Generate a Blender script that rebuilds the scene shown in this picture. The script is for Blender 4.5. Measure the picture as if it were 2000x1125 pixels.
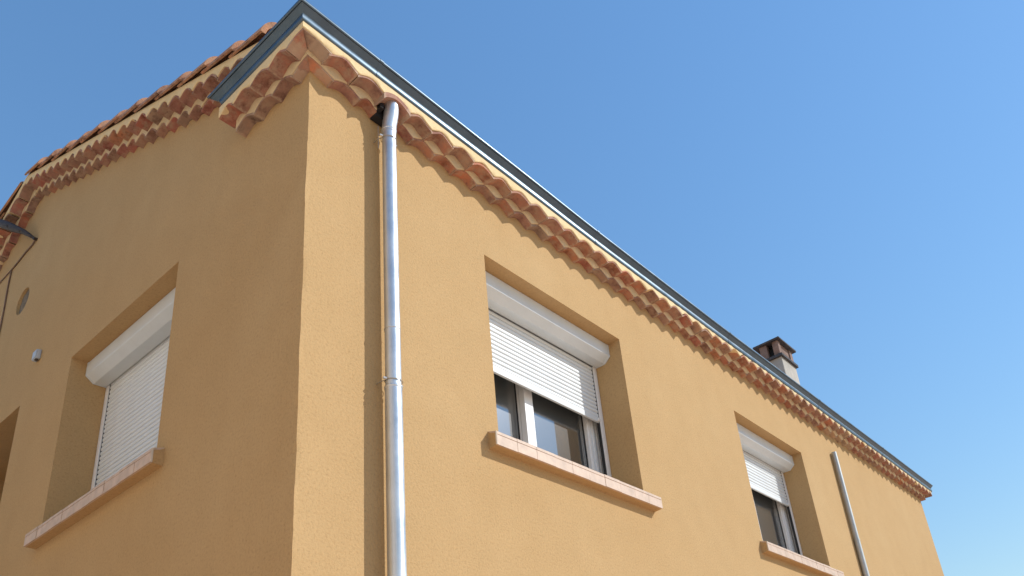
import bpy, bmesh, math, random
from mathutils import Vector, Matrix
random.seed(7)
for o in list(bpy.data.objects): bpy.data.objects.remove(o)
scene = bpy.context.scene
COL = scene.collection

# ------------------------------------------------------------------ camera
CAM = Vector((-1.78243, -2.71069, -3.11851))
RIGHT = Vector((0.617906, -0.777782, -0.115100))
DOWN = Vector((0.269882, 0.347309, -0.898076))
FWD = Vector((0.738482, 0.523863, 0.424514))
cd = bpy.data.cameras.new('camera'); cam = bpy.data.objects.new('camera', cd); COL.objects.link(cam)
cam.matrix_world = Matrix(((RIGHT.x, -DOWN.x, -FWD.x, CAM.x), (RIGHT.y, -DOWN.y, -FWD.y, CAM.y),
                           (RIGHT.z, -DOWN.z, -FWD.z, CAM.z), (0, 0, 0, 1)))
cd.sensor_width = 36; cd.sensor_fit = 'HORIZONTAL'; cd.lens = 28.5943
cd.shift_x = -0.066508; cd.shift_y = 0.152858
cd.clip_start = 0.05; cd.clip_end = 5000
scene.camera = cam

# ------------------------------------------------------------------ sky and sun
SUN = Vector((0.91, -1.0, 0.985)).normalized()
world = bpy.data.worlds.new('World'); scene.world = world; world.use_nodes = True
wn = world.node_tree; wn.nodes.clear()
sky = wn.nodes.new('ShaderNodeTexSky'); sky.sky_type = 'NISHITA'; sky.sun_disc = False
sky.sun_elevation = math.asin(SUN.z); sky.sun_rotation = math.atan2(SUN.x, SUN.y)
sky.altitude = 50; sky.air_density = 2.0; sky.dust_density = 0.15; sky.ozone_density = 9.0
bg = wn.nodes.new('ShaderNodeBackground'); bg.inputs['Strength'].default_value = 0.140
wo = wn.nodes.new('ShaderNodeOutputWorld')
gm = wn.nodes.new('ShaderNodeGamma'); gm.inputs[1].default_value = 0.7          # camera-like tone of the whole sky
hs = wn.nodes.new('ShaderNodeHueSaturation'); hs.inputs['Saturation'].default_value = 1.24; hs.inputs['Hue'].default_value = 0.508
wn.links.new(sky.outputs[0], gm.inputs[0]); wn.links.new(gm.outputs[0], hs.inputs['Color'])
wn.links.new(hs.outputs[0], bg.inputs[0]); wn.links.new(bg.outputs[0], wo.inputs[0])
sd = bpy.data.lights.new('sun', 'SUN'); sd.energy = 2.3; sd.angle = math.radians(0.53); sd.color = (1.0, 0.97, 0.93)
so = bpy.data.objects.new('sun', sd); COL.objects.link(so); so.location = SUN * 40
so.rotation_euler = (-SUN).to_track_quat('-Z', 'Y').to_euler()
vs = scene.view_settings; vs.view_transform = 'Standard'; vs.look = 'None'; vs.gamma = 1; vs.use_curve_mapping = False
vs.exposure = 0.93
scene.render.engine = 'CYCLES'
scene.render.resolution_x = 1024; scene.render.resolution_y = 576

# ------------------------------------------------------------------ materials
def new_mat(name):
    m = bpy.data.materials.new(name); m.use_nodes = True
    nt = m.node_tree; b = nt.nodes['Principled BSDF']
    return m, nt, b
def N(nt, t, **k):
    n = nt.nodes.new(t)
    for a, v in k.items(): setattr(n, a, v)
    return n
def ramp(nt, stops, interp='LINEAR'):
    r = N(nt, 'ShaderNodeValToRGB'); e = r.color_ramp.elements; r.color_ramp.interpolation = interp
    while len(e) > 1: e.remove(e[-1])
    e[0].position = stops[0][0]; e[0].color = (*stops[0][1], 1)
    for p, c in stops[1:]:
        x = e.new(p); x.color = (*c, 1)
    return r
def noise(nt, vec, scale, detail=4, rough=0.55):
    n = N(nt, 'ShaderNodeTexNoise'); n.inputs['Scale'].default_value = scale
    n.inputs['Detail'].default_value = detail; n.inputs['Roughness'].default_value = rough
    if vec is not None: nt.links.new(vec, n.inputs['Vector'])
    return n
def mixc(nt, fac, a, b, mode='MIX'):
    m = N(nt, 'ShaderNodeMix', data_type='RGBA', blend_type=mode)
    for s, v in ((0, fac), (6, a), (7, b)):
        if isinstance(v, (int, float)): m.inputs[s].default_value = v
        elif isinstance(v, tuple): m.inputs[s].default_value = (*v, 1)
        else: nt.links.new(v, m.inputs[s])
    return m.outputs[2]
def bump(nt, b, h, strength, dist, prev=None):
    n = N(nt, 'ShaderNodeBump'); n.inputs['Strength'].default_value = strength; n.inputs['Distance'].default_value = dist
    nt.links.new(h, n.inputs['Height'])
    if prev is not None: nt.links.new(prev, n.inputs['Normal'])
    nt.links.new(n.outputs[0], b.inputs['Normal']); return n.outputs[0]

def stucco(name, col, dark, light, grain=1.0):
    m, nt, b = new_mat(name)
    tc = N(nt, 'ShaderNodeTexCoord').outputs['Object']
    big = noise(nt, tc, 0.9, 5, 0.6); r1 = ramp(nt, [(0.3, dark), (0.55, col), (0.75, light)])
    nt.links.new(big.outputs[0], r1.inputs[0])
    fine = noise(nt, tc, 75, 4, 0.75); r2 = ramp(nt, [(0.30, (0.76, 0.73, 0.69)), (0.47, (0.98, 0.98, 0.98)), (0.6, (1.03, 1.03, 1.03)), (0.72, (1.14, 1.13, 1.10))])
    nt.links.new(fine.outputs[0], r2.inputs[0])
    c = mixc(nt, 0.8 * grain, r1.outputs[0], r2.outputs[0], 'MULTIPLY')
    mot = noise(nt, tc, 4.5, 5, 0.65); r5 = ramp(nt, [(0.32, (0.94, 0.93, 0.91)), (0.55, (1, 1, 1)), (0.72, (1.04, 1.04, 1.04))])
    nt.links.new(mot.outputs[0], r5.inputs[0]); c = mixc(nt, 0.5, c, r5.outputs[0], 'MULTIPLY')
    # faint rain streaks
    mp = N(nt, 'ShaderNodeMapping'); mp.inputs['Scale'].default_value = (2.2, 2.2, 0.4); nt.links.new(tc, mp.inputs[0])
    st = noise(nt, mp.outputs[0], 1.3, 5, 0.6); r3 = ramp(nt, [(0.45, (1, 1, 1)), (0.8, (0.93, 0.92, 0.90))])
    nt.links.new(st.outputs[0], r3.inputs[0]); c = mixc(nt, 0.5, c, r3.outputs[0], 'MULTIPLY')
    sp = noise(nt, tc, 34, 2, 0.5); r4 = ramp(nt, [(0.72, (1, 1, 1)), (0.78, (1.12, 1.12, 1.10))])
    nt.links.new(sp.outputs[0], r4.inputs[0]); c = mixc(nt, 0.5, c, r4.outputs[0], 'MULTIPLY')
    nt.links.new(c, b.inputs['Base Color'])
    b.inputs['Roughness'].default_value = 0.95; b.inputs['Specular IOR Level'].default_value = 0.12
    p = bump(nt, b, big.outputs[0], 0.08, 0.04)
    mid = noise(nt, tc, 9, 3, 0.6); p = bump(nt, b, mid.outputs[0], 0.10, 0.006, p)
    bump(nt, b, fine.outputs[0], 0.55 * grain, 0.006, p)
    return m

M = {}
M['wall'] = stucco('ochre_render', (0.502, 0.335, 0.163), (0.487, 0.320, 0.152), (0.514, 0.349, 0.174))
M['bed'] = stucco('shade_toned_bed_mortar', (0.66, 0.52, 0.32), (0.61, 0.47, 0.27), (0.70, 0.56, 0.36), 0.6)  # greyer raw mortar, with some recess shade mixed into its colour
M['cream'] = stucco('cream_mortar', (0.76, 0.60, 0.35), (0.72, 0.55, 0.30), (0.79, 0.64, 0.39), 0.6)

def terracotta(name, tones, lime=0.5, joint=0.6):
    m, nt, b = new_mat(name)
    oi = N(nt, 'ShaderNodeObjectInfo'); tc = N(nt, 'ShaderNodeTexCoord').outputs['Object']
    va = N(nt, 'ShaderNodeVectorMath', operation='MULTIPLY_ADD'); nt.links.new(oi.outputs['Random'], va.inputs[0])
    va.inputs[1].default_value = (37, 53, 71); nt.links.new(tc, va.inputs[2]); v = va.outputs[0]
    r = ramp(nt, [(i / (len(tones) - 1), t) for i, t in enumerate(tones)]); nt.links.new(oi.outputs['Random'], r.inputs[0])
    n1 = noise(nt, v, 9, 6, 0.7)
    r1 = ramp(nt, [(0.34, (0.50, 0.43, 0.42)), (0.50, (1, 1, 1)), (0.66, (1.32, 1.15, 1.02))]); nt.links.new(n1.outputs[0], r1.inputs[0])
    c = mixc(nt, 0.9, r.outputs[0], r1.outputs[0], 'MULTIPLY')
    n2 = noise(nt, v, 17, 6, 0.7); r2 = ramp(nt, [(0.47, (0, 0, 0)), (0.64, (1, 1, 1))]); nt.links.new(n2.outputs[0], r2.inputs[0])
    ml = N(nt, 'ShaderNodeMath', operation='MULTIPLY'); nt.links.new(r2.outputs[0], ml.inputs[0]); ml.inputs[1].default_value = lime
    c = mixc(nt, ml.outputs[0], c, (0.42, 0.30, 0.21))
    n3 = noise(nt, v, 26, 4, 0.7); r3 = ramp(nt, [(0.60, (0, 0, 0)), (0.72, (1, 1, 1))]); nt.links.new(n3.outputs[0], r3.inputs[0])
    ml2 = N(nt, 'ShaderNodeMath', operation='MULTIPLY'); nt.links.new(r3.outputs[0], ml2.inputs[0]); ml2.inputs[1].default_value = 0.6
    c = mixc(nt, ml2.outputs[0], c, (0.12, 0.06, 0.045))
    sx = N(nt, 'ShaderNodeSeparateXYZ'); nt.links.new(tc, sx.inputs[0])
    ab = N(nt, 'ShaderNodeMath', operation='ABSOLUTE'); nt.links.new(sx.outputs[0], ab.inputs[0])
    n5 = noise(nt, v, 45, 3, 0.6); ad = N(nt, 'ShaderNodeMath', operation='MULTIPLY_ADD'); nt.links.new(n5.outputs[0], ad.inputs[0]); ad.inputs[1].default_value = 0.05; nt.links.new(ab.outputs[0], ad.inputs[2])
    r6 = ramp(nt, [(0.100, (0, 0, 0)), (0.112, (1, 1, 1))]); nt.links.new(ad.outputs[0], r6.inputs[0])
    ml3 = N(nt, 'ShaderNodeMath', operation='MULTIPLY'); nt.links.new(r6.outputs[0], ml3.inputs[0]); ml3.inputs[1].default_value = joint
    c = mixc(nt, ml3.outputs[0], c, (0.50, 0.38, 0.27))
    nt.links.new(c, b.inputs['Base Color']); b.inputs['Roughness'].default_value = 0.88; b.inputs['Specular IOR Level'].default_value = 0.25
    p = bump(nt, b, n1.outputs[0], 0.5, 0.008); n4 = noise(nt, v, 90, 3, 0.6); bump(nt, b, n4.outputs[0], 0.5, 0.003, p)
    return m
M['tile'] = terracotta('terracotta', [(0.32, 0.145, 0.095), (0.41, 0.175, 0.105), (0.36, 0.20, 0.14), (0.45, 0.205, 0.115), (0.37, 0.145, 0.105), (0.42, 0.19, 0.11)], 0.68)
M['tile_worn'] = terracotta('terracotta_worn', [(0.32, 0.19, 0.14), (0.37, 0.175, 0.125), (0.31, 0.22, 0.165), (0.38, 0.15, 0.12), (0.34, 0.21, 0.155), (0.29, 0.165, 0.125)], 0.75)
M['tile_buff'] = terracotta('terracotta_buff', [(0.42, 0.30, 0.20), (0.40, 0.27, 0.19), (0.46, 0.34, 0.23)], 0.3)
M['roof_tile'] = terracotta('roof_terracotta', [(0.42, 0.22, 0.14), (0.50, 0.28, 0.17), (0.36, 0.20, 0.14)], 0.4, 0.0)

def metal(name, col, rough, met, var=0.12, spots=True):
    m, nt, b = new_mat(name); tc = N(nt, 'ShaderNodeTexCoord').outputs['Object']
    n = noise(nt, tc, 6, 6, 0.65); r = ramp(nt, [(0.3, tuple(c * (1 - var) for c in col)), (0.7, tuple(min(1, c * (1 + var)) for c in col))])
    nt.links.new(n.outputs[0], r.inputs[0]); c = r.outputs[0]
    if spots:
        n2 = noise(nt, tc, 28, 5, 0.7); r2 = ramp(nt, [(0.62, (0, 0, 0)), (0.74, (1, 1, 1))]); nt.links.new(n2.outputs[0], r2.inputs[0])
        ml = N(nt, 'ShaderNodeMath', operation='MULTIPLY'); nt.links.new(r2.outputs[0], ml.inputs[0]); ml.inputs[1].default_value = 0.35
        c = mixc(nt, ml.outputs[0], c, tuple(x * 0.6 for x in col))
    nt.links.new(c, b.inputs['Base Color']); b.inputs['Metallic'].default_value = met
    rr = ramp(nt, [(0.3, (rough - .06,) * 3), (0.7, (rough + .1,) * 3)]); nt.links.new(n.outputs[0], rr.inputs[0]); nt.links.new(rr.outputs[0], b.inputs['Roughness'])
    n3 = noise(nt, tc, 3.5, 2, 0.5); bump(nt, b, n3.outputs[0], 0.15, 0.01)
    return m
M['zinc'] = metal('zinc', (0.60, 0.635, 0.665), 0.37, 0.75)
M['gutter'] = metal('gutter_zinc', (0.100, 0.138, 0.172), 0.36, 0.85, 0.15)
M['dull_zinc'] = metal('dull_zinc', (0.46, 0.48, 0.47), 0.5, 0.45)
M['steel'] = metal('galvanised_wire', (0.45, 0.42, 0.36), 0.5, 0.8)

def plain(name, col, rough=0.5, spec=0.5, var=0.04, scale=8, bmp=0.0):
    m, nt, b = new_mat(name); tc = N(nt, 'ShaderNodeTexCoord').outputs['Object']
    n = noise(nt, tc, scale, 5, 0.6); r = ramp(nt, [(0.3, tuple(c * (1 - var) for c in col)), (0.7, tuple(min(1, c * (1 + var)) for c in col))])
    nt.links.new(n.outputs[0], r.inputs[0]); nt.links.new(r.outputs[0], b.inputs['Base Color'])
    b.inputs['Roughness'].default_value = rough; b.inputs['Specular IOR Level'].default_value = spec
    if bmp: bump(nt, b, n.outputs[0], bmp, 0.004)
    return m
M['pvc'] = plain('white_pvc', (0.80, 0.80, 0.79), 0.32, 0.5)
M['shutter'] = plain('white_shutter', (0.69, 0.73, 0.74), 0.42, 0.4)
M['box'] = plain('shutter_box_white', (0.64, 0.69, 0.70), 0.28, 0.5)
M['rubber_and_hollow'] = plain('black_seal_and_hollow', (0.02, 0.02, 0.022), 0.6)  # seals, and the black filling of the flue and pipe bore
M['hollow_shade'] = plain('painted_hollow_shade', (0.035, 0.033, 0.035), 1.0, 0.0)  # near-black colour standing in for shade in the hollow by the downpipe
M['sill'] = plain('pink_sill_tile', (0.56, 0.42, 0.315), 0.55, 0.4, 0.16, 14, 0.15)
M['grout'] = plain('grout', (0.62, 0.56, 0.47), 0.9, 0.2, 0.1, 40)
M['cement'] = plain('grey_cement', (0.20, 0.165, 0.12), 0.95, 0.1, 0.25, 22, 0.8)
M['chimney'] = plain('chimney_render', (0.43, 0.40, 0.35), 0.95, 0.1, 0.16, 5, 0.5)
M['chimney_brick'] = plain('chimney_clay', (0.25, 0.175, 0.145), 0.95, 0.1, 0.3, 7, 0.5)
M['slab'] = plain('chimney_slab', (0.085, 0.085, 0.09), 0.9, 0.1, 0.3, 9, 0.5)
M['wood'] = plain('dark_wood', (0.10, 0.055, 0.035), 0.7, 0.3, 0.3, 12, 0.3)
M['cable'] = plain('dark_cable', (0.055, 0.045, 0.04), 0.6, 0.3, 0.3, 30, 0.3)
M['wire'] = plain('painted_wire', (0.20, 0.13, 0.085), 0.7, 0.3, 0.2, 30)
M['socket'] = plain('pale_plastic', (0.46, 0.51, 0.56), 0.4, 0.5)
M['ground'] = plain('pale_paving', (0.68, 0.47, 0.33), 0.9, 0.2, 0.15, 2.0, 0.3)
M['room'] = plain('dark_room', (0.10, 0.095, 0.09), 0.9, 0.1)
m, nt, b = new_mat('window_glass')
b.inputs['Base Color'].default_value = (0.055, 0.056, 0.054, 1); b.inputs['Roughness'].default_value = 0.3
tc = N(nt, 'ShaderNodeTexCoord').outputs['Object']
gl = N(nt, 'ShaderNodeBsdfGlossy'); gl.inputs['Roughness'].default_value = 0.01; gl.inputs['Color'].default_value = (0.93, 0.96, 0.97, 1)
fz = N(nt, 'ShaderNodeFresnel'); fz.inputs['IOR'].default_value = 3.0
mx = N(nt, 'ShaderNodeMixShader'); nt.links.new(fz.outputs[0], mx.inputs[0]); nt.links.new(b.outputs[0], mx.inputs[1]); nt.links.new(gl.outputs[0], mx.inputs[2])
nt.links.new(mx.outputs[0], nt.nodes['Material Output'].inputs[0]); M['glass'] = m

# ------------------------------------------------------------------ mesh helpers
def mesh(name, verts, faces, mat, parent=None, smooth=False, loc=None):
    me = bpy.data.meshes.new(name); me.from_pydata([tuple(v) for v in verts], [], faces); me.update()
    bm = bmesh.new(); bm.from_mesh(me); bmesh.ops.recalc_face_normals(bm, faces=bm.faces); bm.to_mesh(me); bm.free()
    return link(name, me, mat, parent, smooth, loc)
def link(name, me, mat, parent=None, smooth=False, loc=None):
    if mat and not me.materials: me.materials.append(M[mat] if isinstance(mat, str) else mat)
    if smooth:
        for p in me.polygons: p.use_smooth = True
        me.set_sharp_from_angle(angle=math.radians(40))
    o = bpy.data.objects.new(name, me); COL.objects.link(o)
    if parent: o.parent = parent
    if loc is not None: o.location = loc
    return o
def tag(o, label, cat, group=None, kind=None):
    if label: o['label'] = label
    if cat: o['category'] = cat
    if group: o['group'] = group
    if kind: o['kind'] = kind
    return o
def empty(name, loc):
    o = bpy.data.objects.new(name, None); COL.objects.link(o); o.location = loc; return o
BOXF = [(0, 1, 3, 2), (4, 6, 7, 5), (0, 4, 5, 1), (2, 3, 7, 6), (0, 2, 6, 4), (1, 5, 7, 3)]
def boxv(x0, x1, y0, y1, z0, z1): return [(x, y, z) for x in (x0, x1) for y in (y0, y1) for z in (z0, z1)]
def box(name, x0, x1, y0, y1, z0, z1, mat, parent=None, bev=0.0, jit=0.0):
    bm = bmesh.new(); vs_ = [bm.verts.new(v) for v in boxv(x0, x1, y0, y1, z0, z1)]
    for f in BOXF: bm.faces.new([vs_[i] for i in f])
    bmesh.ops.recalc_face_normals(bm, faces=bm.faces)
    if bev: bmesh.ops.bevel(bm, geom=list(bm.edges), offset=bev, segments=2, affect='EDGES', profile=0.6)
    if jit:
        for v in bm.verts: v.co += Vector((random.uniform(-1, 1), random.uniform(-1, 1), random.uniform(-1, 1))) * jit
    me = bpy.data.meshes.new(name); bm.to_mesh(me); bm.free()
    return link(name, me, mat, parent, bool(bev))
def multi_box(name, boxes, mat, parent=None):
    V, F = [], []
    for b_ in boxes:
        k = len(V); V += boxv(*b_); F += [tuple(i + k for i in f) for f in BOXF]
    return mesh(name, V, F, mat, parent)
def tube(name, pts, radii, mat, parent=None, n=16, caps=True):
    pts = [Vector(p) for p in pts]
    if isinstance(radii, (int, float)): radii = [radii] * len(pts)
    V, F = [], []; ref = None
    for i, p in enumerate(pts):
        t = (pts[min(i + 1, len(pts) - 1)] - pts[max(i - 1, 0)]).normalized()
        if ref is None: ref = t.orthogonal().normalized()
        ref = (ref - t * ref.dot(t)).normalized(); w = t.cross(ref)
        for k in range(n):
            a = 2 * math.pi * k / n; V.append(p + (ref * math.cos(a) + w * math.sin(a)) * radii[i])
    for i in range(len(pts) - 1):
        for k in range(n):
            a, b_ = i * n + k, i * n + (k + 1) % n; F.append((a, b_, b_ + n, a + n))
    if caps: F.append(tuple(range(n))); F.append(tuple(range((len(pts) - 1) * n, len(pts) * n)))
    return mesh(name, V, F, mat, parent, True)

LX, LY = 10.6, 8.0          # length of the sunlit front, depth of the gable side
GZ = -4.72                  # street level
RS, R0 = 0.42, 0.731        # rake slope and start of the rake cornice
RY = 3.97; RZ = R0 + RS * RY; RS2 = 0.49
def eave_dz(x, P=((-0.3, 0.0), (0.1, 0.0), (0.9, -0.018), (2.2, -0.034), (3, -0.029), (4, -0.012), (5, 0.008), (7, 0.036), (9, 0.060), (11.2, 0.068))):   # the old eave is not quite level
    for (a, p), (b_, q) in zip(P, P[1:]):
        if x <= b_:
            t = max(0, (x - a) / (b_ - a)); t = t * t * (3 - 2 * t) * 0.35 + t * 0.65; return p + (q - p) * t
    return P[-1][1]

def gut_dz(x): return eave_dz(x, ((-0.3, 0.0), (0.4, -0.010), (1.4, -0.022), (2.3, -0.040), (4.1, -0.040), (6.5, -0.008), (9.1, 0.024), (11.2, 0.040)))

# ------------------------------------------------------------------ ground
g = mesh('ground', [(-1500, -1500, GZ), (1500, -1500, GZ), (1500, 1500, GZ), (-1500, 1500, GZ)], [(0, 1, 2, 3)], 'ground')
tag(g, None, None, kind='structure')

# ------------------------------------------------------------------ house: walls
house = tag(empty('house', (0, 0, GZ)), 'two storey ochre rendered house with tiled cornice and zinc gutter', 'house')
HP = Matrix.Translation((0, 0, -GZ))
_link = link
def link(name, me, mat, parent=None, smooth=False, loc=None):
    o = _link(name, me, mat, parent, smooth, loc)
    if parent is house: o.matrix_parent_inverse = HP.copy()
    return o

W1 = (1.272, 2.717, -1.075, 0.167); W2 = (4.53, 6.01, -1.085, 0.178)          # x0 x1 z0 z1 on the front
WL = (1.255, 2.655, -1.075, 0.150); WF = (3.485, 4.90, -1.075, 0.130)          # y0 y1 z0 z1 on the gable side

def corner_jit(z): return (0.0022 * math.sin(z * 7.1) + 0.0018 * math.sin(z * 19.3 + 1) + random.uniform(-0.0022, 0.0022))
zs = [GZ + (0.75 - GZ) * i / 150 for i in range(151)]
V, F = [], []; T = 0.6
for z in zs:
    j = corner_jit(z)
    V += [(j, j * 0.6, z), (0.022, 0, z), (LX, 0, z), (LX, T, z), (T, T, z), (T, LY, z), (0, LY, z), (0, 0.022, z)]
for i in range(150):
    for k in range(8): F.append((i * 8 + k, i * 8 + (k + 1) % 8, i * 8 + 8 + (k + 1) % 8, i * 8 + 8 + k))
F.append(tuple(range(8))); F.append(tuple(150 * 8 + k for k in range(8)))
wall = mesh('wall', V, F, 'wall', None)
cut_me = []
def cutter(x0, x1, y0, y1, z0, z1): cut_me.append(boxv(x0, x1, y0, y1, z0, z1))
def wear(bm_verts): pass
cutters = []
def add_cut(v, f):
    c = mesh('cutter', v, f, None); cutters.append(c)
for w in (W1, W2):
    add_cut(boxv(w[0], w[1], -0.2, 0.28, w[2], w[3]), BOXF)
    add_cut(boxv(w[0] - 0.10, w[1] + 0.12, 0.262, 0.9, w[2] - 0.02, w[3] - 0.03), BOXF)
for w in (WL,):
    add_cut(boxv(-0.2, 0.28, w[0], w[1], w[2], w[3]), BOXF)
    add_cut(boxv(0.262, 0.9, w[0] - 0.08, w[1] + 0.08, w[2] - 0.02, w[3] - 0.03), BOXF)
add_cut(boxv(-0.2, 0.57, WF[0], WF[1], WF[2], WF[3]), BOXF)
for c in cutters:
    md = wall.modifiers.new('b', 'BOOLEAN'); md.operation = 'DIFFERENCE'; md.object = c; md.solver = 'EXACT'
dg = bpy.context.evaluated_depsgraph_get()
me = bpy.data.meshes.new_from_object(wall.evaluated_get(dg))
bpy.data.objects.remove(wall)
for c in cutters: bpy.data.objects.remove(c)
me.materials.clear(); wall = link('wall', me, 'wall', house)
# rear walls close the volume
mesh('rear_wall', [(x, y, z) for z in (GZ, 0.74) for x, y in ((LX, T), (LX, LY), (T, LY), (T, LY - T), (LX - T, LY - T), (LX - T, T))],
     [(0, 1, 2, 3, 4, 5), (6, 7, 8, 9, 10, 11)] + [(k, (k + 1) % 6, 6 + (k + 1) % 6, 6 + k) for k in range(6)], 'wall', house)
# gable triangle above the eave level with the round plugged vent cut through it
def rake_z(y): return R0 + RS * y if y <= RY else RZ - RS2 * (y - RY)
gp = [(0.0, 0.752), (0.0, rake_z(0) + 0.06), (RY, RZ + 0.06), (LY, rake_z(LY) + 0.06 + 0.3)]
gp = [(0.0, 0.75), (0.06, rake_z(0.06) + 0.05), (RY, RZ + 0.05), (LY, max(0.76, rake_z(LY) + 0.05)), (LY, 0.75)]
gv = [(x, y, z) for x in (0.0, 0.35) for y, z in gp]; n = len(gp)
gab = mesh('gable_wall', gv, [tuple(range(n)), tuple(range(n, 2 * n))] + [(k, (k + 1) % n, n + (k + 1) % n, n + k) for k in range(n)], 'wall')
HC, HR = (3.925, 1.292), 0.122
cv = [(x, HC[0] + HR * math.cos(2 * math.pi * k / 40), HC[1] + HR * math.sin(2 * math.pi * k / 40)) for x in (-0.1, 0.05) for k in range(40)]
c = mesh('cutter', cv, [tuple(range(40)), tuple(range(40, 80))] + [(k, (k + 1) % 40, 40 + (k + 1) % 40, 40 + k) for k in range(40)], None)
md = gab.modifiers.new('b', 'BOOLEAN'); md.operation = 'DIFFERENCE'; md.object = c; md.solver = 'EXACT'
dg = bpy.context.evaluated_depsgraph_get(); me = bpy.data.meshes.new_from_object(gab.evaluated_get(dg))
bpy.data.objects.remove(gab); bpy.data.objects.remove(c); me.materials.clear(); link('gable_wall', me, 'wall', house)
V = [(0.025, HC[0], HC[1])]; F = []
for r_ in (0.04, 0.08, HR + 0.004):
    for k in range(40):
        V.append((0.022 + random.uniform(-.003, .003), HC[0] + r_ * math.cos(2 * math.pi * k / 40), HC[1] + r_ * math.sin(2 * math.pi * k / 40)))
for k in range(40): F.append((0, 1 + k, 1 + (k + 1) % 40))
for q in range(2):
    for k in range(40): F.append((1 + q * 40 + k, 1 + q * 40 + (k + 1) % 40, 41 + q * 40 + (k + 1) % 40, 41 + q * 40 + k))
mesh('round_vent_plug', V, F, 'cement', house, True)['label'] = 'round grey cement plugged vent in the shaded wall'
# far gable end
mesh('gable_wall', [(x, y, z) for x in (LX - 0.35, LX) for y, z in gp], [tuple(range(n)), tuple(range(n, 2 * n))] + [(k, (k + 1) % n, n + (k + 1) % n, n + k) for k in range(n)], 'wall', house)

# ------------------------------------------------------------------ tiled cornice
TW = 0.176; TH = 0.019
def arc(u, wide=False):      # height of a tile across its width, u = -1..1: rounded crown, smooth valley against its neighbour
    u = min(1.0, abs(u))
    if wide: return 0.25 * (0.5 + 0.5 * math.cos(math.pi * u)) + 0.75 * math.sqrt(max(0.0, 1 - u * u))
    return 0.66 * (0.5 + 0.5 * math.cos(math.pi * u)) + 0.34 * math.sqrt(max(0.0, 1 - u * u)) ** 0.9
def tile_mesh(w, d0, d1, rise, th, seg=12, warp=0.0):
    """clay tile: local x across, local y outward, local z up, hollow below"""
    V, F = [], []
    for jd, d in enumerate((d0, (d0 + d1) / 2, d1)):
        k = 1.0 - 0.05 * (1 - jd / 2)
        for i in range(seg + 1):
            u = 1 - 2 * i / seg; V.append((w / 2 * u, d, rise * k * arc(u, w > 0.187) + warp * math.cos(5 * u)))
        for i in range(seg + 1):
            u = 1 - 2 * i / seg; V.append((w / 2 * u * 0.985, d, rise * k * arc(u * 0.985, w > 0.187) - th * (0.72 + 0.28 * u * u) + warp * math.cos(5 * u)))
    s = 2 * (seg + 1)
    for j in range(2):
        for i in range(seg):
            a = j * s + i; F.append((a, a + 1, a + s + 1, a + s))
            a = j * s + seg + 1 + i; F.append((a, a + s, a + s + 1, a + 1))
        for i in (0, seg):
            a = j * s + i; c_ = j * s + seg + 1 + i; F.append((a, a + s, c_ + s, c_))
    for j in (0, 2):
        for i in range(seg):
            a = j * s + i; c_ = j * s + seg + 1 + i; F.append((a, a + 1, c_ + 1, c_))
    me = bpy.data.meshes.new('cornice_tile'); me.from_pydata(V, [], F); me.update()
    bm = bmesh.new(); bm.from_mesh(me); bmesh.ops.recalc_face_normals(bm, faces=bm.faces); bm.to_mesh(me); bm.free()
    for p in me.polygons: p.use_smooth = True
    me.set_sharp_from_angle(angle=math.radians(50))
    return me
_tiles = {}
def get_tile(row, mat, var, w, rise):
    key = (row, mat, var, round(w, 3), rise)
    if key not in _tiles:
        d0, d1 = ((-0.03, 0.060) if row == 0 else (0.03, 0.147))
        me = tile_mesh(w + 0.004, d0, d1, rise + 0.003 * (var - 1), TH, 16, 0.002 * (var - 1)); me.materials.append(M[mat]); _tiles[key] = me
    return _tiles[key]

class Frame:
    def __init__(s, O, T, Nn, D, bow=None, axes=None, shear=0.0):
        s.axes = [Vector(v) for v in axes] if axes else None; s.shear = shear; s.O, s.T, s.N, s.D, s.bow = Vector(O), Vector(T), Vector(Nn), Vector(D), bow
    def tile_axes(s): return (s.axes or (s.T, s.D, s.N))
    def p(s, a, d, h): return s.O + s.T * a + s.D * d + s.N * (h + (s.bow(a) if s.bow else 0))
    def mat(s, a, h, d=0, tilt=0, yaw=0):
        P = s.p(a, d, h)
        X, Y, Z = s.tile_axes()
        m3 = Matrix((X, Y, Z)).transposed() @ Matrix.Rotation(tilt, 3, 'X') @ Matrix.Rotation(yaw, 3, 'Z')
        m4 = m3.to_4x4(); m4.translation = P; return m4

def mortar(name, fr, s0, s1, joints, h0, htop, dfront, dback, mitre=True, mat='cream', parent=None, gaps=(), rise=0.054):
    """mortar band whose lower edge follows the tile backs"""
    V, F = [], []; pts = []; step = 0.0145
    a = s0; ss = []
    while a < s1: ss.append(a); a += step
    ss.append(s1)
    def hb(a):
        for j0, j1 in zip(joints, joints[1:]):
            if j0 <= a <= j1:
                u = (a - j0) / (j1 - j0) * 2 - 1
                e = rise * arc(u, j1 - j0 > 0.25)
                return h0 + e - 0.002 - fr.shear * (a - (j0 + j1) / 2)
        return h0
    for a in ss:
        af = a; ab = a
        if mitre: af = max(a, -dfront); ab = max(a, -dback)
        wv = 0.0022 * math.sin(a * 61) + 0.0018 * math.sin(a * 23 + 1) + random.uniform(-.0008, .0008)
        b_ = hb(af) + wv * 0.5
        V += [fr.p(ab, dback, b_), fr.p(af, dfront - 0.004, b_), fr.p(af, dfront, b_ + 0.005),
              fr.p(af, dfront + wv * 0.6, (b_ + htop) / 2), fr.p(af, dfront, htop), fr.p(ab, dback, htop)]
    for i in range(len(ss) - 1):
        if any(g0 < ss[i] < g1 for g0, g1 in gaps): continue
        for k in range(5): F.append((i * 6 + k, i * 6 + k + 1, i * 6 + k + 7, i * 6 + k + 6))
    for i in (0, len(ss) - 1): F.append(tuple(i * 6 + k for k in range(6)))
    return mesh(name, V, F, mat, parent, True)

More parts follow.
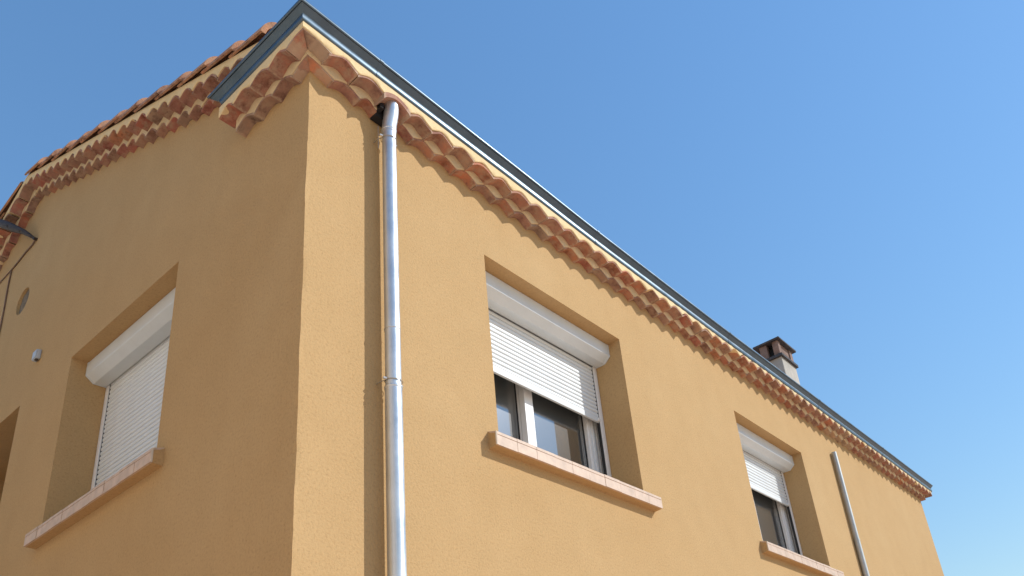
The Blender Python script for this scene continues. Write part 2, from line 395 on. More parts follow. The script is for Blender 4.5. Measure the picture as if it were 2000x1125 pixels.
def clip_mesh(me, M4, co, no):
    inv = M4.inverted(); bm = bmesh.new(); bm.from_mesh(me)
    lc = inv @ Vector(co); ln = (M4.to_3x3().transposed() @ Vector(no)).normalized()
    bmesh.ops.bisect_plane(bm, geom=list(bm.verts) + list(bm.edges) + list(bm.faces), plane_co=lc, plane_no=ln, clear_outer=True)
    nm = me.copy(); bm.to_mesh(nm); bm.free(); return nm

def row_tiles(fr, row, joints, h0, parent, matpick, clip=None, skip=(), nclip=(), rise=0.054):
    for i, (j0, j1) in enumerate(zip(joints, joints[1:])):
        c_ = (j0 + j1) / 2
        if any(a < c_ < b_ for a, b_ in skip): continue
        me = get_tile(row, matpick(c_, row), random.randrange(3), round((j1 - j0) / 0.004) * 0.004, rise)
        M4 = fr.mat(c_ + random.uniform(-.004, .004), h0 + random.uniform(-.004, .004), random.uniform(-.007, .003),
                    random.uniform(-.05, .05), random.uniform(-.05, .05))
        if i in nclip and clip is not None: me = clip_mesh(me, M4, *clip)
        o = link('cornice_tile', me, None, parent); o.matrix_local = parent.matrix_world.inverted() @ M4 if False else M4
def joints_from(a, pitch, n): return [a + pitch * k for k in range(n + 1)]

def pick_front(s, row):
    if 6.85 < s < 7.75 and row == 0: return 'tile_buff' if random.random() < 0.75 else 'tile_worn'
    if 6.9 < s < 7.7 and row == 1: return 'tile_buff' if random.random() < 0.4 else 'tile_worn'
    if s < 0.9: return 'tile_worn' if random.random() < 0.75 else 'tile'
    if s > 6: return 'tile_worn' if random.random() < 0.85 else 'tile'
    return 'tile' if random.random() < 0.7 else 'tile_worn'
def pick_side(s, row): return 'tile_worn' if random.random() < 0.85 else 'tile'

H0, H1, HT = 0.671, 0.725, 0.806; RL, RU = 0.043, 0.046
FR = Frame((0, 0, 0), (1, 0, 0), (0, 0, 1), (0, -1, 0), eave_dz)
FL = Frame((0, 0, 0), (0, 1, 0), (0, 0, 1), (-1, 0, 0))
ca, sa = 1 / math.hypot(1, RS), RS / math.hypot(1, RS); ca2, sa2 = 1 / math.hypot(1, RS2), RS2 / math.hypot(1, RS2)
FK = Frame((0, 0, R0), (0, ca, sa), (0, -sa, ca), (-1, 0, 0))
FK2 = Frame((0, RY, RZ), (0, ca2, -sa2), (0, sa2, ca2), (-1, 0, 0))
t6 = 0.62 * math.atan(RS); PL = ((0, math.cos(t6), math.sin(t6)), (-1, 0, 0), (0, -math.sin(t6), math.cos(t6)))
PL2 = ((0, ca2, -sa2), (-1, 0, 0), (0, sa2, ca2))
GK = Frame((0, 0, R0), (0, 1, RS), (0, 0, 1), (-1, 0, 0), None, PL, RS * 0.45)
GK2 = Frame((0, RY, RZ), (0, 1, -RS2), (0, 0, 1), (-1, 0, 0), None, PL2, 0.0)

SE = LX + 0.03
PIPE_X = 0.468
# front eave
SU, SL_ = LX + 0.150, LX + 0.064
ju = [-0.326] + [0.030 + 0.1762 * k for k in range(62)]; ju = [j for j in ju if j < SU - 0.06] + [SU]
jl = [-0.227, 0.107, 0.283, 0.393, 0.505, 0.66] + [0.66 + 0.1762 * k for k in range(1, 58)]; jl = [j for j in jl if j < SL_ - 0.06] + [SL_]
eave = mortar('eave_cornice', FR, -0.151, SU, ju, H1, HT, 0.150, 0.0, True, 'cream', house, rise=RU)
m1 = mortar('cornice_mortar_bed', FR, -0.064, SL_, jl, H0, 0.772, 0.064, 0.0, True, 'bed', eave, gaps=((0.395, 0.505),), rise=RL)
row_tiles(FR, 0, jl, H0, eave, pick_front, ((0, 0, 0), (-1, 1, 0)), ((0.40, 0.50),), (0,), rise=RL)
row_tiles(FR, 1, ju, H1, eave, pick_front, ((0, 0, 0), (-1, 1, 0)), ((0.39, 0.55),), (0,), rise=RU)
# tile that arches over the top of the downpipe
jp = [j for j in ju if 0.36 < j < 0.58]; pc = (jp[0] + jp[1]) / 2
me = tile_mesh(0.192, -0.01, 0.151, 0.052, 0.044, 18); me.materials.append(M['tile_worn'])
o = link('cornice_tile', me, None, eave); o.matrix_local = FR.mat(pc, 0.722); o['label'] = 'wide pinkish tile arched over the top of the downpipe'
box('recess_shade_block', 0.394, 0.507, -0.050, -0.004, 0.640, 0.752, 'hollow_shade', eave)  # solid dark blocks paint the hollow's shade and stop sun leaking past the pipe
box('recess_shade_block', 0.395, 0.420, -0.095, -0.0505, 0.668, 0.735, 'hollow_shade', eave)
# short return round the corner
jur = [-0.289, -0.007, 0.163, 0.331, 0.503, 0.640]; jlr = [-0.195, 0.075, 0.252, 0.430, 0.605]
ret = mortar('return_cornice', FL, -0.151, 0.645, jur, H1, HT, 0.1497, 0.0, True, 'cream', house, rise=RU)
mortar('cornice_mortar_bed', FL, -0.064, 0.608, jlr, H0, 0.772, 0.0637, 0.0, True, 'bed', ret, rise=RL)
row_tiles(FL, 0, jlr, H0, ret, pick_side, ((0, 0, 0), (1, -1, 0)), (), (0,), rise=RL)
row_tiles(FL, 1, jur, H1, ret, pick_side, ((0, 0, 0), (1, -1, 0)), (), (0,), rise=RU)
# rake along the gable, near slope
K0, K1h, KV = 0.034, 0.090, 0.176; KT = KV * ca
sl = RY / ca
jk1 = [j for j in joints_from(0.42, 0.1535, 26) if j <= RY + 0.02]; jk0 = [j for j in joints_from(0.765, 0.1535, 24) if j <= RY + 0.02]
rake = mortar('rake_cornice', GK, 0.15, RY, jk1, K1h, KV, 0.150, 0.0, False, 'cream', house, rise=0.048)
mortar('cornice_mortar_bed', GK, 0.745, RY - 0.005, jk0, K0, K1h + 0.055, 0.064, 0.0, False, 'bed', rake, rise=0.048)
row_tiles(GK, 0, jk0, K0, rake, pick_side, rise=0.048); row_tiles(GK, 1, jk1, K1h, rake, pick_side, rise=0.048)
# rake, far slope
nk = 26
jf1 = joints_from(jk1[-1] - RY, 0.152, nk); jf0 = joints_from(jk0[-1] - RY, 0.152, nk)
rake2 = mortar('rake_cornice', GK2, 0.002, jf1[-1], jf1, K1h, KV, 0.1495, 0.0, False, 'cream', house, rise=0.048)
mortar('cornice_mortar_bed', GK2, 0.002, jf1[-1], jf0, K0, K1h + 0.055, 0.0635, 0.0, False, 'bed', rake2, rise=0.048)
row_tiles(GK2, 0, jf0, K0, rake2, pick_side, rise=0.048); row_tiles(GK2, 1, jf1, K1h, rake2, pick_side, rise=0.048)

# ------------------------------------------------------------------ roof
def roof_sheet(fr, s0, s1, h):
    V, F = [], []; nx = 424; xs = [0.0 + (LX + 0.05) * i / nx for i in range(nx + 1)]
    for s_ in (s0, (s0 + s1) / 2, s1):
        for x in xs: V.append(fr.p(s_, -x, h + 0.045 * abs(math.sin(math.pi * x / 0.21)) ** 0.7))
    for j in range(2):
        for i in range(nx): a = j * (nx + 1) + i; F.append((a, a + 1, a + nx + 2, a + nx + 1))
    k = len(V); V += [fr.p(s0, 0.10, h - 0.012), fr.p(s1, 0.10, h - 0.012), fr.p(s1, -LX - 0.05, h - 0.012), fr.p(s0, -LX - 0.05, h - 0.012)]
    F.append((k, k + 1, k + 2, k + 3))
    return V, F
V, F = roof_sheet(FK, -0.02, sl, KT + 0.03)
roof = mesh('roof', V, F, 'roof_tile', house, True)
V, F = roof_sheet(FK2, 0.0, 4.6, KT + 0.03)
roof2 = mesh('roof', V, F, 'roof_tile', house, True)
def cover_tile(name, L, rw, rn, th):
    """tapered half-round cover tile along local x (narrow end at +x), thick closed lip at the wide end"""
    V, F = [], []; seg = 14
    for x, r_, t_ in ((0, rw, 0.030), (0.012, rw * 1.0, 0.014), (L, rn, th)):
        for q in (r_, r_ - t_):
            for i in range(seg + 1):
                a = math.pi * i / seg; V.append((x, q * math.cos(a), q * math.sin(a)))
    s = 2 * (seg + 1)
    for j in range(2):
        for i in range(seg):
            a = j * s + i; F.append((a, a + 1, a + s + 1, a + s)); a += seg + 1; F.append((a, a + s, a + s + 1, a + 1))
        for i in (0, seg):
            a = j * s + i; c_ = a + seg + 1; F.append((a, a + s, c_ + s, c_))
    for j in (0, 2):
        for i in range(seg): a = j * s + i; c_ = a + seg + 1; F.append((a, a + 1, c_ + 1, c_))
    me = bpy.data.meshes.new(name); me.from_pydata(V, [], F); me.update()
    bm = bmesh.new(); bm.from_mesh(me); bmesh.ops.recalc_face_normals(bm, faces=bm.faces); bm.to_mesh(me); bm.free()
    for p in me.polygons: p.use_smooth = True
    me.set_sharp_from_angle(angle=math.radians(45)); me.materials.append(M['roof_tile']); return me
cme = cover_tile('verge_tile', 0.43, 0.108, 0.078, 0.013)
def verge_row(fr, s0, n, pitch, up, parent):
    for k in range(n):
        s_ = s0 + pitch * k + random.uniform(-.006, .006)
        # local x runs up the slope
        X = fr.T * up; Z = fr.N; Y = Z.cross(X)
        R3 = Matrix((X, Y, Z)).transposed() @ Matrix.Rotation(0.022 + random.uniform(-.006, .006), 3, 'Y') @ Matrix.Rotation(random.uniform(-.02, .02), 3, 'Z')
        m4 = R3.to_4x4(); m4.translation = fr.p(s_, 0.086 + random.uniform(-.003, .003), KT + 0.004)
        o = link('verge_tile', cme, None, parent); o.matrix_local = m4
verge_row(FK, 0.265, 12, 0.334, 1, roof)
verge_row(FK2, 0.44, 11, 0.337, -1, roof2)
rme = cover_tile('ridge_tile', 0.44, 0.115, 0.095, 0.014)
for k in range(28):
    o = link('ridge_tile', rme, None, roof); m4 = Matrix.Rotation(0.02, 4, 'Y')
    m4.translation = (-0.13 + 0.385 * k, RY, RZ + 0.16); o.matrix_local = m4

# ------------------------------------------------------------------ gutter, mitred round the corner
prof = [(0.03, 0.806), (0.148, 0.806), (0.152, 0.809)] + \
       [(0.151 + 0.011 * math.sin(math.radians(a)), 0.835 - 0.026 * math.cos(math.radians(a))) for a in range(15, 170, 22)] + \
       [(0.1525, 0.861), (0.157, 0.866), (0.166, 0.876), (0.176, 0.887), (0.182, 0.893)] + \
       [(0.186 + 0.0085 * math.cos(math.radians(a)), 0.903 + 0.0115 * math.sin(math.radians(a))) for a in range(-80, 200, 28)] + \
       [(0.174, 0.895), (0.160, 0.875), (0.140, 0.862), (0.03, 0.862)]
xs = [LX + 0.19 - (LX + 0.19) * i / 60 for i in range(61)]
V, F = [], []; npf = len(prof)
for x in xs: V += [(x, -q, z + gut_dz(x)) for q, z in prof]
V[-npf:] = [(-q, -q, z) for q, z in prof]
for i in range(1, 7):
    y = 0.62 * i / 6
    V += [(-q, y + (0.0 if z < 0.83 else 0.10 * (z - 0.83) / 0.08) * (i / 6), z) for q, z in prof]
rings = len(V) // npf
for i in range(rings - 1):
    for k in range(npf): F.append((i * npf + k, i * npf + (k + 1) % npf, (i + 1) * npf + (k + 1) % npf, (i + 1) * npf + k))
F.append(tuple(range(npf))); F.append(tuple((rings - 1) * npf + k for k in range(npf)))
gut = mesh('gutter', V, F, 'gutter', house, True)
gut['label'] = 'grey moulded zinc gutter wrapping the corner under the roof edge'
for gx in (0.33, 2.35, 4.4, 6.5, 8.6):     # soldered joints
    V, F = [], []
    pr = [(q + 0.002, z + (-0.001 if z < 0.86 else 0.001)) for q, z in prof[2:-4]]; k = len(pr)
    for x in (gx - 0.012, gx + 0.012): V += [(x, -q, z + gut_dz(x)) for q, z in pr]
    F = [(i, i + 1, i + 1 + k, i + k) for i in range(k - 1)]
    mesh('gutter_joint', V, F, 'gutter', gut, True)

# ------------------------------------------------------------------ windows, shutters, sills
def xf_front(a, d, z): return (a, d, z)            # a along wall, d depth into the wall
def xf_side(a, d, z): return (d, a, z)
def pbox(name, xf, a0, a1, d0, d1, z0, z1, mat, parent, bev=0.0):
    p, q = xf(a0, d0, z0), xf(a1, d1, z1)
    return box(name, min(p[0], q[0]), max(p[0], q[0]), min(p[1], q[1]), max(p[1], q[1]), min(p[2], q[2]), max(p[2], q[2]), mat, parent, bev)
def pprism(name, xf, prof2, a0, a1, mat, parent, smooth=False):
    k = len(prof2); V = [xf(a, d, z) for a in (a0, a1) for d, z in prof2]
    F = [tuple(range(k)), tuple(range(k, 2 * k))] + [(i, (i + 1) % k, k + (i + 1) % k, k + i) for i in range(k)]
    return mesh(name, V, F, mat, parent, smooth)
_slat = {}
def shutter(xf, w, zbot, label, mirror=False):
    a0, a1, zs0, zh = w
    e = 0.004
    # octagonal box with rounded creases
    pr = [(0.262, zh - 0.003), (0.107, zh - 0.003), (0.104, zh - 0.006), (0.104, zh - 0.101), (0.1045, zh - 0.104), (0.1065, zh - 0.107),
          (0.158, zh - 0.149), (0.162, zh - 0.150), (0.238, zh - 0.148), (0.238, zh - 0.128), (0.262, zh - 0.128)]
    sb = pprism('roller_shutter', xf, pr, a0 + e, a1 - e, 'box', house, False); sb['label'] = label
    for aa, ab in ((a0 + 0.0025, a0 + 0.016), (a1 - 0.016, a1 - 0.0025)):          # end caps, slightly proud
        pprism('end_cap', xf, [(d - 0.003 if d < 0.23 else d, z - (0.003 if z < zh - .05 else 0)) for d, z in pr], aa, ab, 'box', sb)
    # guide rails
    zb = zs0 + 0.045
    for ga, gb in ((a0 + 0.003, a0 + 0.046), (a1 - 0.046, a1 - 0.003)):
        pbox('guide_rail', xf, ga, gb, 0.240, 0.278, zb - 0.02, zh - 0.145, 'pvc', sb, 0.003)
    for ga, gb in ((a0 + 0.0462, a0 + 0.0515), (a1 - 0.0515, a1 - 0.0462)):
        pbox('rail_seal', xf, ga, gb, 0.2475, 0.272, zb, zh - 0.15, 'rubber_and_hollow', sb)
    # curved slats
    z = zbot + 0.046; pitch = 0.0336; L0, L1 = a0 + 0.050, a1 - 0.050
    key = (xf is xf_front, round(L1 - L0, 3))
    if key not in _slat:
        sp = [(0.264, 0.0), (0.2545, 0.0), (0.2505, 0.003), (0.2485, 0.009), (0.2478, 0.015), (0.2485, 0.021), (0.2505, 0.0265), (0.2545, 0.0296), (0.2600, 0.0300), (0.2600, 0.0336), (0.264, 0.0336)]
        k = len(sp); V = [xf(a, d, zz) for a in (0, L1 - L0) for d, zz in sp]
        F = [tuple(range(k)), tuple(range(k, 2 * k))] + [(i, (i + 1) % k, k + (i + 1) % k, k + i) for i in range(k)]
        o = mesh('slat', V, F, 'shutter', None, True); _slat[key] = o.data; bpy.data.objects.remove(o)
    while z < zh - 0.145:
        o = link('slat', _slat[key], None, sb)
        o.location = Vector(xf(L0, random.uniform(-.0006, .0006), z)); z += pitch
    pbox('bottom_bar', xf, L0, L1, 0.246, 0.264, zbot, zbot + 0.0455, 'shutter', sb, 0.002)
    pbox('stop_button', xf, a1 - 0.075, a1 - 0.055, 0.232, 0.246, zbot + 0.006, zbot + 0.024, 'pvc', sb, 0.003)
    return sb
def window(xf, w, label, full=True):
    a0, a1, zs0, zh = w; A0, A1 = a0 - 0.09, a1 + 0.10; zt = zh - 0.03; zb = zs0 + 0.01
    mid = (a0 + a1) / 2 - 0.037
    fr_ = multi_box('window', [], 'pvc', house) if False else None
    def mb(name, boxes, mat, parent):
        V, F = [], []
        for q0, q1, d0, d1, z0, z1 in boxes:
            k = len(V); p, r_ = xf(q0, d0, z0), xf(q1, d1, z1)
            V += boxv(min(p[0], r_[0]), max(p[0], r_[0]), min(p[1], r_[1]), max(p[1], r_[1]), z0, z1); F += [tuple(i + k for i in f) for f in BOXF]
        return mesh(name, V, F, mat, parent)
    win = mb('window', [(A0, A0 + 0.06, 0.300, 0.42, zb, zt), (A1 - 0.045, A1, 0.300, 0.42, zb, zt), (A0 + 0.061, A1 - 0.046, 0.300, 0.42, zb, zb + 0.05), (A0 + 0.061, A1 - 0.046, 0.300, 0.42, zt - 0.05, zt)], 'pvc', house)
    win['label'] = label
    if full:
        def sash(s0, s1, df, gl, zl, wl, wr):
            st = mb('sash', [(s0, s0 + wl, df, df + 0.045, zl, zt - 0.052), (s1 - wr, s1, df, df + 0.045, zl, zt - 0.052),
                             (s0 + wl + .0005, s1 - wr - .0005, df, df + 0.045, zl, zl + 0.065), (s0 + wl + .0005, s1 - wr - .0005, df, df + 0.045, zt - 0.117, zt - 0.052)], 'pvc', win)
            pbox('pane', xf, s0 + wl - 0.008, s1 - wr + 0.008, gl, gl + 0.012, zl + 0.057, zt - 0.11, 'glass', win)
            for q0, q1 in ((s0 + wl, s0 + wl + 0.004), (s1 - wr - 0.004, s1 - wr)):
                pbox('glazing_seal', xf, q0, q1, gl - 0.006, gl - 0.0005, zl + 0.065, zt - 0.118, 'rubber_and_hollow', win)
            return st
        sash(mid - 0.042, A1 - 0.046, 0.318, 0.350, zb + 0.052, 0.084, 0.175)
        sash(A0 + 0.061, mid + 0.040, 0.368, 0.392, zb + 0.052, 0.075, 0.080)
        for q in range(4):       # ribs of the right-hand sliding profile
            c_ = A1 - 0.060 - 0.046 * q
            pprism('sash_rib', lambda a, d, z, xf=xf: xf(a, d, z), [(0.3185, zb + 0.06), (0.3185, zt - 0.06), (0.309, zt - 0.06), (0.309, zb + 0.06)], c_ - 0.007, c_ + 0.007, 'pvc', win)
    # dark room behind the panes
    bx = (A0 - 0.02, A1 + 0.02); p, r_ = xf(bx[0], 0.43, zs0 - 0.02), xf(bx[1], 2.6, zh + 0.2)
    x0, x1, y0, y1 = min(p[0], r_[0]), max(p[0], r_[0]), min(p[1], r_[1]), max(p[1], r_[1])
    rv = boxv(x0, x1, y0, y1, zs0 - 0.05, zh + 0.2)
    openf = {True: 2, False: 0}[xf is xf_front]
    rf = [f for i, f in enumerate(BOXF) if i != openf]
    mesh('room_shell', rv, rf, 'room', win)
    return win
def sill(xf, a0, a1, ztop, zbot, proj, label, wa0, wa1):
    """rendered sill body with clay tiles on the front and top"""
    body = pprism('window_sill', xf, [(-proj + 0.010, ztop - 0.012), (-proj + 0.010, zbot + 0.002), (-proj + 0.014, zbot), (0.0, zbot - 0.004), (0.0, ztop + 0.016), (-0.02, ztop + 0.0)], a0, a1, 'wall', house)
    body['label'] = label
    inner = pprism('sill_bed', xf, [(0.0, ztop - 0.03), (0.0, ztop + 0.004), (0.275, ztop + 0.060), (0.275, ztop - 0.03)], wa0 + 0.002, wa1 - 0.002, 'grout', body)
    n_ = max(1, round((a1 - a0) / 0.166)); step = (a1 - a0) / n_
    for k in range(n_):
        t0, t1 = a0 + step * k + 0.0009, a0 + step * (k + 1) - 0.0009
        dd = random.uniform(-.0015, .0015); zz = random.uniform(-.0012, .0012)
        pf = [(-proj + 0.012, zbot + 0.001), (-proj + dd, zbot + 0.001 + zz), (-proj + dd, ztop - 0.0245), (-proj + 0.0035, ztop - 0.0235), (-proj + 0.0035, ztop - 0.0215), (-proj + dd - .0005, ztop - 0.0205),
              (-proj + dd - .0005, ztop - 0.006 + zz), (-proj + 0.003 + dd, ztop - 0.001 + zz), (-proj + 0.008, ztop + 0.001 + zz), (0.0, ztop + 0.018 + zz), (0.0, ztop + 0.008), (-proj + 0.012, ztop - 0.010)]
        pprism('sill_tile', xf, pf, t0, t1, 'sill', body)
        i0, i1 = max(t0, wa0 + 0.003), min(t1, wa1 - 0.003)
        if i1 - i0 > 0.02:
            pprism('sill_tile', xf, [(0.0005, ztop + 0.006), (0.0005, ztop + 0.018 + zz), (0.245, ztop + 0.066 + zz), (0.245, ztop + 0.052)], i0, i1, 'sill', body)
    for q0, q1 in ((a0 - 0.003, a0 + 0.001), (a1 - 0.001, a1 + 0.003)):
        pprism('sill_end_joint', xf, [(-proj + 0.001, zbot + 0.002), (-proj + 0.001, ztop - 0.002), (-proj + 0.010, ztop), (-proj + 0.010, zbot + 0.002)], q0, q1, 'grout', body)
    return body

shutter(xf_front, W1, -0.458, 'white roller shutter pulled half down over the nearer sunlit window')
window(xf_front, W1, 'white sliding window with sky reflected in its panes, below the half lowered shutter')
sill(xf_front, 1.184, 2.826, -1.117, -1.202, 0.066, 'pink tiled sill under the nearer sunlit window', W1[0], W1[1])
shutter(xf_front, W2, -0.362, 'white roller shutter pulled half down over the window beside the thin pipe')
window(xf_front, W2, 'white sliding window with dark panes, nearest the thin pipe')
sill(xf_front, 4.468, 6.160, -1.121, -1.206, 0.066, 'pink tiled sill under the window beside the thin pipe', W2[0], W2[1])
shutter(xf_side, WL, -1.052, 'closed white roller shutter in the shaded wall')
window(xf_side, WL, 'window behind the closed shutter in the shaded wall', False)
sill(xf_side, 1.165, 2.690, -1.120, -1.202, 0.066, 'pink tiled sill under the closed shutter in the shaded wall', WL[0], WL[1])
wd = box('recessed_panel', 0.545, 0.5695, WF[0] + 0.004, WF[1] - 0.004, WF[2] + 0.002, WF[3] - 0.004, 'wood', house)
wd['label'] = 'dark brown panel deep in the opening cut by the left edge'
for k in range(1, 9): box('panel_batten', 0.538, 0.5448, WF[0] + 0.155 * k, WF[0] + 0.155 * k + 0.02, WF[2] + 0.01, WF[3] - 0.01, 'wood', wd)
sill(xf_side, 3.40, 4.98, -1.120, -1.202, 0.066, 'sill of the opening cut by the left edge', WF[0], WF[1])

# ------------------------------------------------------------------ chimney behind the eave
CX, CY = 9.208, 1.0
ch = box('chimney', CX + 0.045, CX + 0.045 + 0.545, CY + 0.05, CY + 0.05 + 0.33, 1.1, 3.20, 'chimney', house, 0.006, 0.0)
ch['label'] = 'square rendered chimney rising behind the gutter, clay head under a flat slab'
box('chimney_ledge', CX + 0.005, CX + 0.62, CY + 0.012, CY + 0.425, 3.2005, 3.245, 'slab', ch, 0.006, 0.003)
hx0, hx1, hy0, hy1 = CX + 0.05, CX + 0.585, CY + 0.055, CY + 0.375
hd = box('chimney_head', hx0 + 0.10, hx1 - 0.02, hy0 + 0.02, hy0 + 0.10, 3.2455, 3.503, 'chimney_brick', ch, 0.004, 0.002)
for a, b_, c_, d_ in ((hx0, hx0 + 0.10, hy0, hy0 + 0.10), (hx0, hx0 + 0.10, hy1 - 0.12, hy1), (hx1 - 0.10, hx1, hy0, hy0 + 0.09), (hx1 - 0.10, hx1, hy1 - 0.08, hy1)):
    box('head_pier', a, b_, c_, d_, 3.246, 3.5035, 'chimney_brick', ch, 0.004, 0.002)
box('flue_dark_block', hx0 + 0.13, hx1 - 0.05, hy0 + 0.12, hy1 - 0.03, 3.2458, 3.50, 'rubber_and_hollow', ch)  # black block painted as the dark inside the flue
box('chimney_slab', CX, CX + 0.66, CY, CY + 0.46, 3.504, 3.534, 'slab', ch, 0.005, 0.003)

# ------------------------------------------------------------------ downpipe (fixed to the front)
PY = -0.07
dp = tag(empty('downpipe', (PIPE_X, PY, GZ)), 'shiny zinc downpipe running down the front beside the corner', 'downpipe')
def dtube(name, pts, r_, mat='zinc', n=28):
    o = tube(name, [Vector(p) - Vector((PIPE_X, PY, GZ)) for p in pts], r_, mat, dp, n); return o
dtube('pipe', [(PIPE_X, PY, -4.6), (PIPE_X, PY, -3.2), (PIPE_X - .001, PY, -2.0), (PIPE_X, PY, -1.12)], 0.0415)
dtube('pipe', [(PIPE_X, PY, -1.16), (PIPE_X + .0015, PY, -0.4), (PIPE_X + .003, PY, 0.1), (PIPE_X + .004, PY - 0.002, 0.545)], 0.0385)
dtube('elbow', [(PIPE_X + .004, PY - .002, 0.535), (PIPE_X + .004, PY - .002, 0.565), (PIPE_X + .004, PY - .007, 0.60), (PIPE_X + .004, PY - .018, 0.645), (PIPE_X + .003, PY - .026, 0.685),
                (PIPE_X + .002, PY - .028, 0.73), (PIPE_X + .002, PY - .028, 0.80)], [0.0405, 0.0405, 0.0405, 0.041, 0.042, 0.042, 0.041])
def collar(z, r_, h, x=PIPE_X, y=PY): dtube('collar', [(x, y, z - h / 2), (x, y, z - h / 4), (x, y, z + h / 4), (x, y, z + h / 2)], [r_ - .001, r_ + .0015, r_ + .0015, r_ - .001])
collar(0.553, 0.0415, 0.012, PIPE_X + .004, PY - .002); collar(-1.122, 0.0425, 0.014)
collar(-0.79, 0.0392, 0.008, PIPE_X)
for zc in (0.485, -1.085):
    # wire clip: ring, wall stem and wing screw on the left
    ring = [(PIPE_X + 0.002 + 0.0425 * math.cos(a), PY + 0.0425 * math.sin(a), zc + 0.004 * math.sin(a)) for a in [2 * math.pi * k / 24 for k in range(25)]]
    dtube('clip_ring', ring, 0.0022, 'steel', 6)
    dtube('clip_stem', [(PIPE_X - 0.040, PY + 0.015, zc), (PIPE_X - 0.046, PY + 0.035, zc), (PIPE_X - 0.046, 0.004, zc)], 0.003, 'steel', 6)
    dtube('clip_screw', [(PIPE_X - 0.058, PY + 0.004, zc + 0.004), (PIPE_X - 0.042, PY - 0.002, zc + 0.002)], 0.006, 'zinc', 8)
    dtube('clip_screw', [(PIPE_X + 0.042, PY - 0.006, zc - 0.006), (PIPE_X + 0.054, PY - 0.004, zc - 0.008)], 0.004, 'zinc', 8)
dtube('tie_wire', [(PIPE_X - 0.056, PY + 0.02, 0.565), (PIPE_X - 0.055, PY + 0.021, 0.50), (PIPE_X - 0.0545, PY + 0.022, 0.40)], 0.0016, 'steel', 6)

# thin pipe further along the front
tp = tag(empty('thin_pipe', (7.005, -0.035, GZ)), 'thin pale grey pipe on the front, open ended below the cornice', 'pipe')
def ttube(name, pts, r_, mat='dull_zinc'): return tube(name, [Vector(p) - Vector((7.005, -0.035, GZ)) for p in pts], r_, mat, tp, 18)
ttube('pipe', [(6.950, -0.035, -4.6), (6.962, -0.035, -0.62)], 0.0315)
ttube('pipe', [(6.962, -0.035, -0.64), (6.992, -0.035, 0.450)], 0.0295)
ttube('collar', [(6.962, -0.035, -0.635), (6.962, -0.035, -0.615)], 0.0335)
ttube('bore_dark_disc', [(6.992, -0.035, 0.4505), (6.992, -0.035, 0.452)], 0.025, 'rubber_and_hollow')  # black disc on the closed end, painted as the dark of the bore

# small pale box on the shaded wall
wb = tag(empty('wall_box', (0, 3.285, 0.42)), 'small pale plastic junction box on the shaded wall', 'junction box')
bpv = box('box_body', -0.030, -0.001, -0.038, 0.038, 0.0, 0.075, 'socket', wb, 0.006)
box('box_lid', -0.034, -0.0305, -0.034, 0.034, 0.006, 0.07, 'socket', wb, 0.003)
box('cable_gland', -0.028, -0.008, -0.025, 0.0, -0.010, 0.0005, 'cable', wb, 0.003)

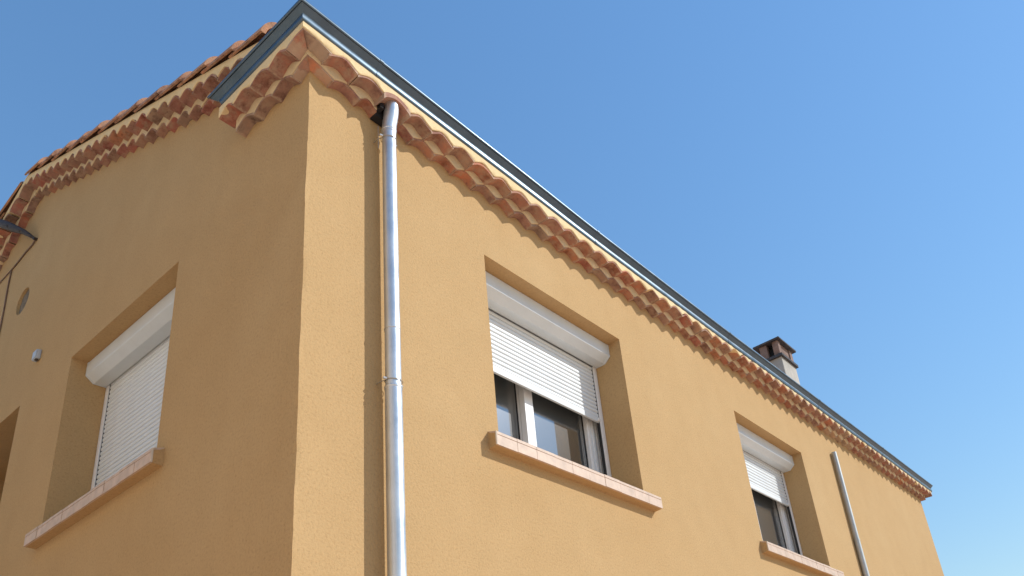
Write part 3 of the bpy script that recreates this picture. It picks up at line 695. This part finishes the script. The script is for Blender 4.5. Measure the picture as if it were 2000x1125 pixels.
# overhead cable fixed under the rake, with thin wires running down the wall
oc = tag(empty('overhead_cable', (0, 3.888, 1.90)), 'dark twisted overhead cable clamped to the shaded wall, thin wires below', 'cable')
OC = Vector((0, 3.888, 1.90))
def ctube(name, pts, r_, mat='cable', n=10): return tube(name, [Vector(p) - OC for p in pts], r_, mat, oc, n)
A = [(-0.012, 3.89, 1.905), (-0.04, 3.927, 1.945), (-0.075, 4.02, 2.03), (-0.11, 4.122, 2.103), (-0.145, 4.25, 2.20), (-0.17, 4.362, 2.279), (-0.22, 4.62, 2.45), (-0.30, 5.1, 2.72)]
ctube('cable_bundle', A, [0.010, 0.016, 0.024, 0.034, 0.040, 0.036, 0.022, 0.016])
tw = []
for i in range(60):
    t = i / 59 * (len(A) - 1.001); k = int(t); u = t - k
    p = Vector(A[k]).lerp(Vector(A[k + 1]), u); r_ = [0.010, 0.016, 0.024, 0.034, 0.040, 0.036, 0.022, 0.016]; rr = r_[k] * (1 - u) + r_[k + 1] * u
    tw.append(p + Vector((math.cos(i * 0.55) * rr, math.sin(i * 0.55) * rr * 0.5, math.sin(i * 0.55) * rr)))
ctube('wrapped_wire', tw, 0.006, 'cable', 6)
ctube('wall_wire', [(-0.012, 3.888, 1.902), (-0.010, 3.95, 1.885), (-0.008, 4.09, 1.889), (-0.008, 4.23, 1.872), (-0.008, 4.377, 1.862), (-0.008, 4.374, 1.677), (-0.008, 4.345, 1.447), (-0.008, 4.329, 1.231), (-0.008, 4.32, 0.6), (-0.008, 4.32, 0.25)], 0.0065, 'wire', 6)
ctube('wall_wire', [(-0.008, 4.377, 1.866), (-0.008, 4.624, 1.867), (-0.008, 5.4, 1.88)], 0.005, 'wire', 6)
ctube('wall_clamp', [(0.0, 3.892, 1.91), (-0.03, 3.888, 1.905)], 0.014, 'cable', 8)

# ------------------------------------------------------------------ unseen house added across the side lane to bounce sunlight onto the shaded wall
nb = tag(empty('unseen_bounce_house', (-4.4, 2.0, GZ)), 'unseen pale cream house added across the side lane to bounce light onto the shaded wall', 'house')
M['pale_render'] = stucco('cream_render', (0.80, 0.72, 0.62), (0.78, 0.69, 0.58), (0.82, 0.74, 0.65))
box('wall', -7.0, 0.0, -8.0, 12.0, 0.0, 7.4, 'pale_render', nb)
mesh('roof', [(-7.3, -8.3, 7.41), (0.3, -8.3, 7.41), (0.3, 12.3, 7.41), (-7.3, 12.3, 7.41), (-3.5, -8.3, 8.8), (-3.5, 12.3, 8.8)],
     [(0, 1, 2, 3), (1, 2, 5, 4), (0, 3, 5, 4), (0, 1, 4), (2, 3, 5)], 'roof_tile', nb)
for wy in (-5.5, -1.5, 2.5, 6.5, 10.0):
    for wz in (1.2, 3.6):
        wi = box('window', 0.002, 0.02, wy - 0.5, wy + 0.5, wz, wz + 1.3, 'glass', nb)
        for sy in (-0.77, 0.53): box('shutter', 0.003, 0.045, wy + sy, wy + sy + 0.24, wz, wz + 1.3, 'wood', nb)
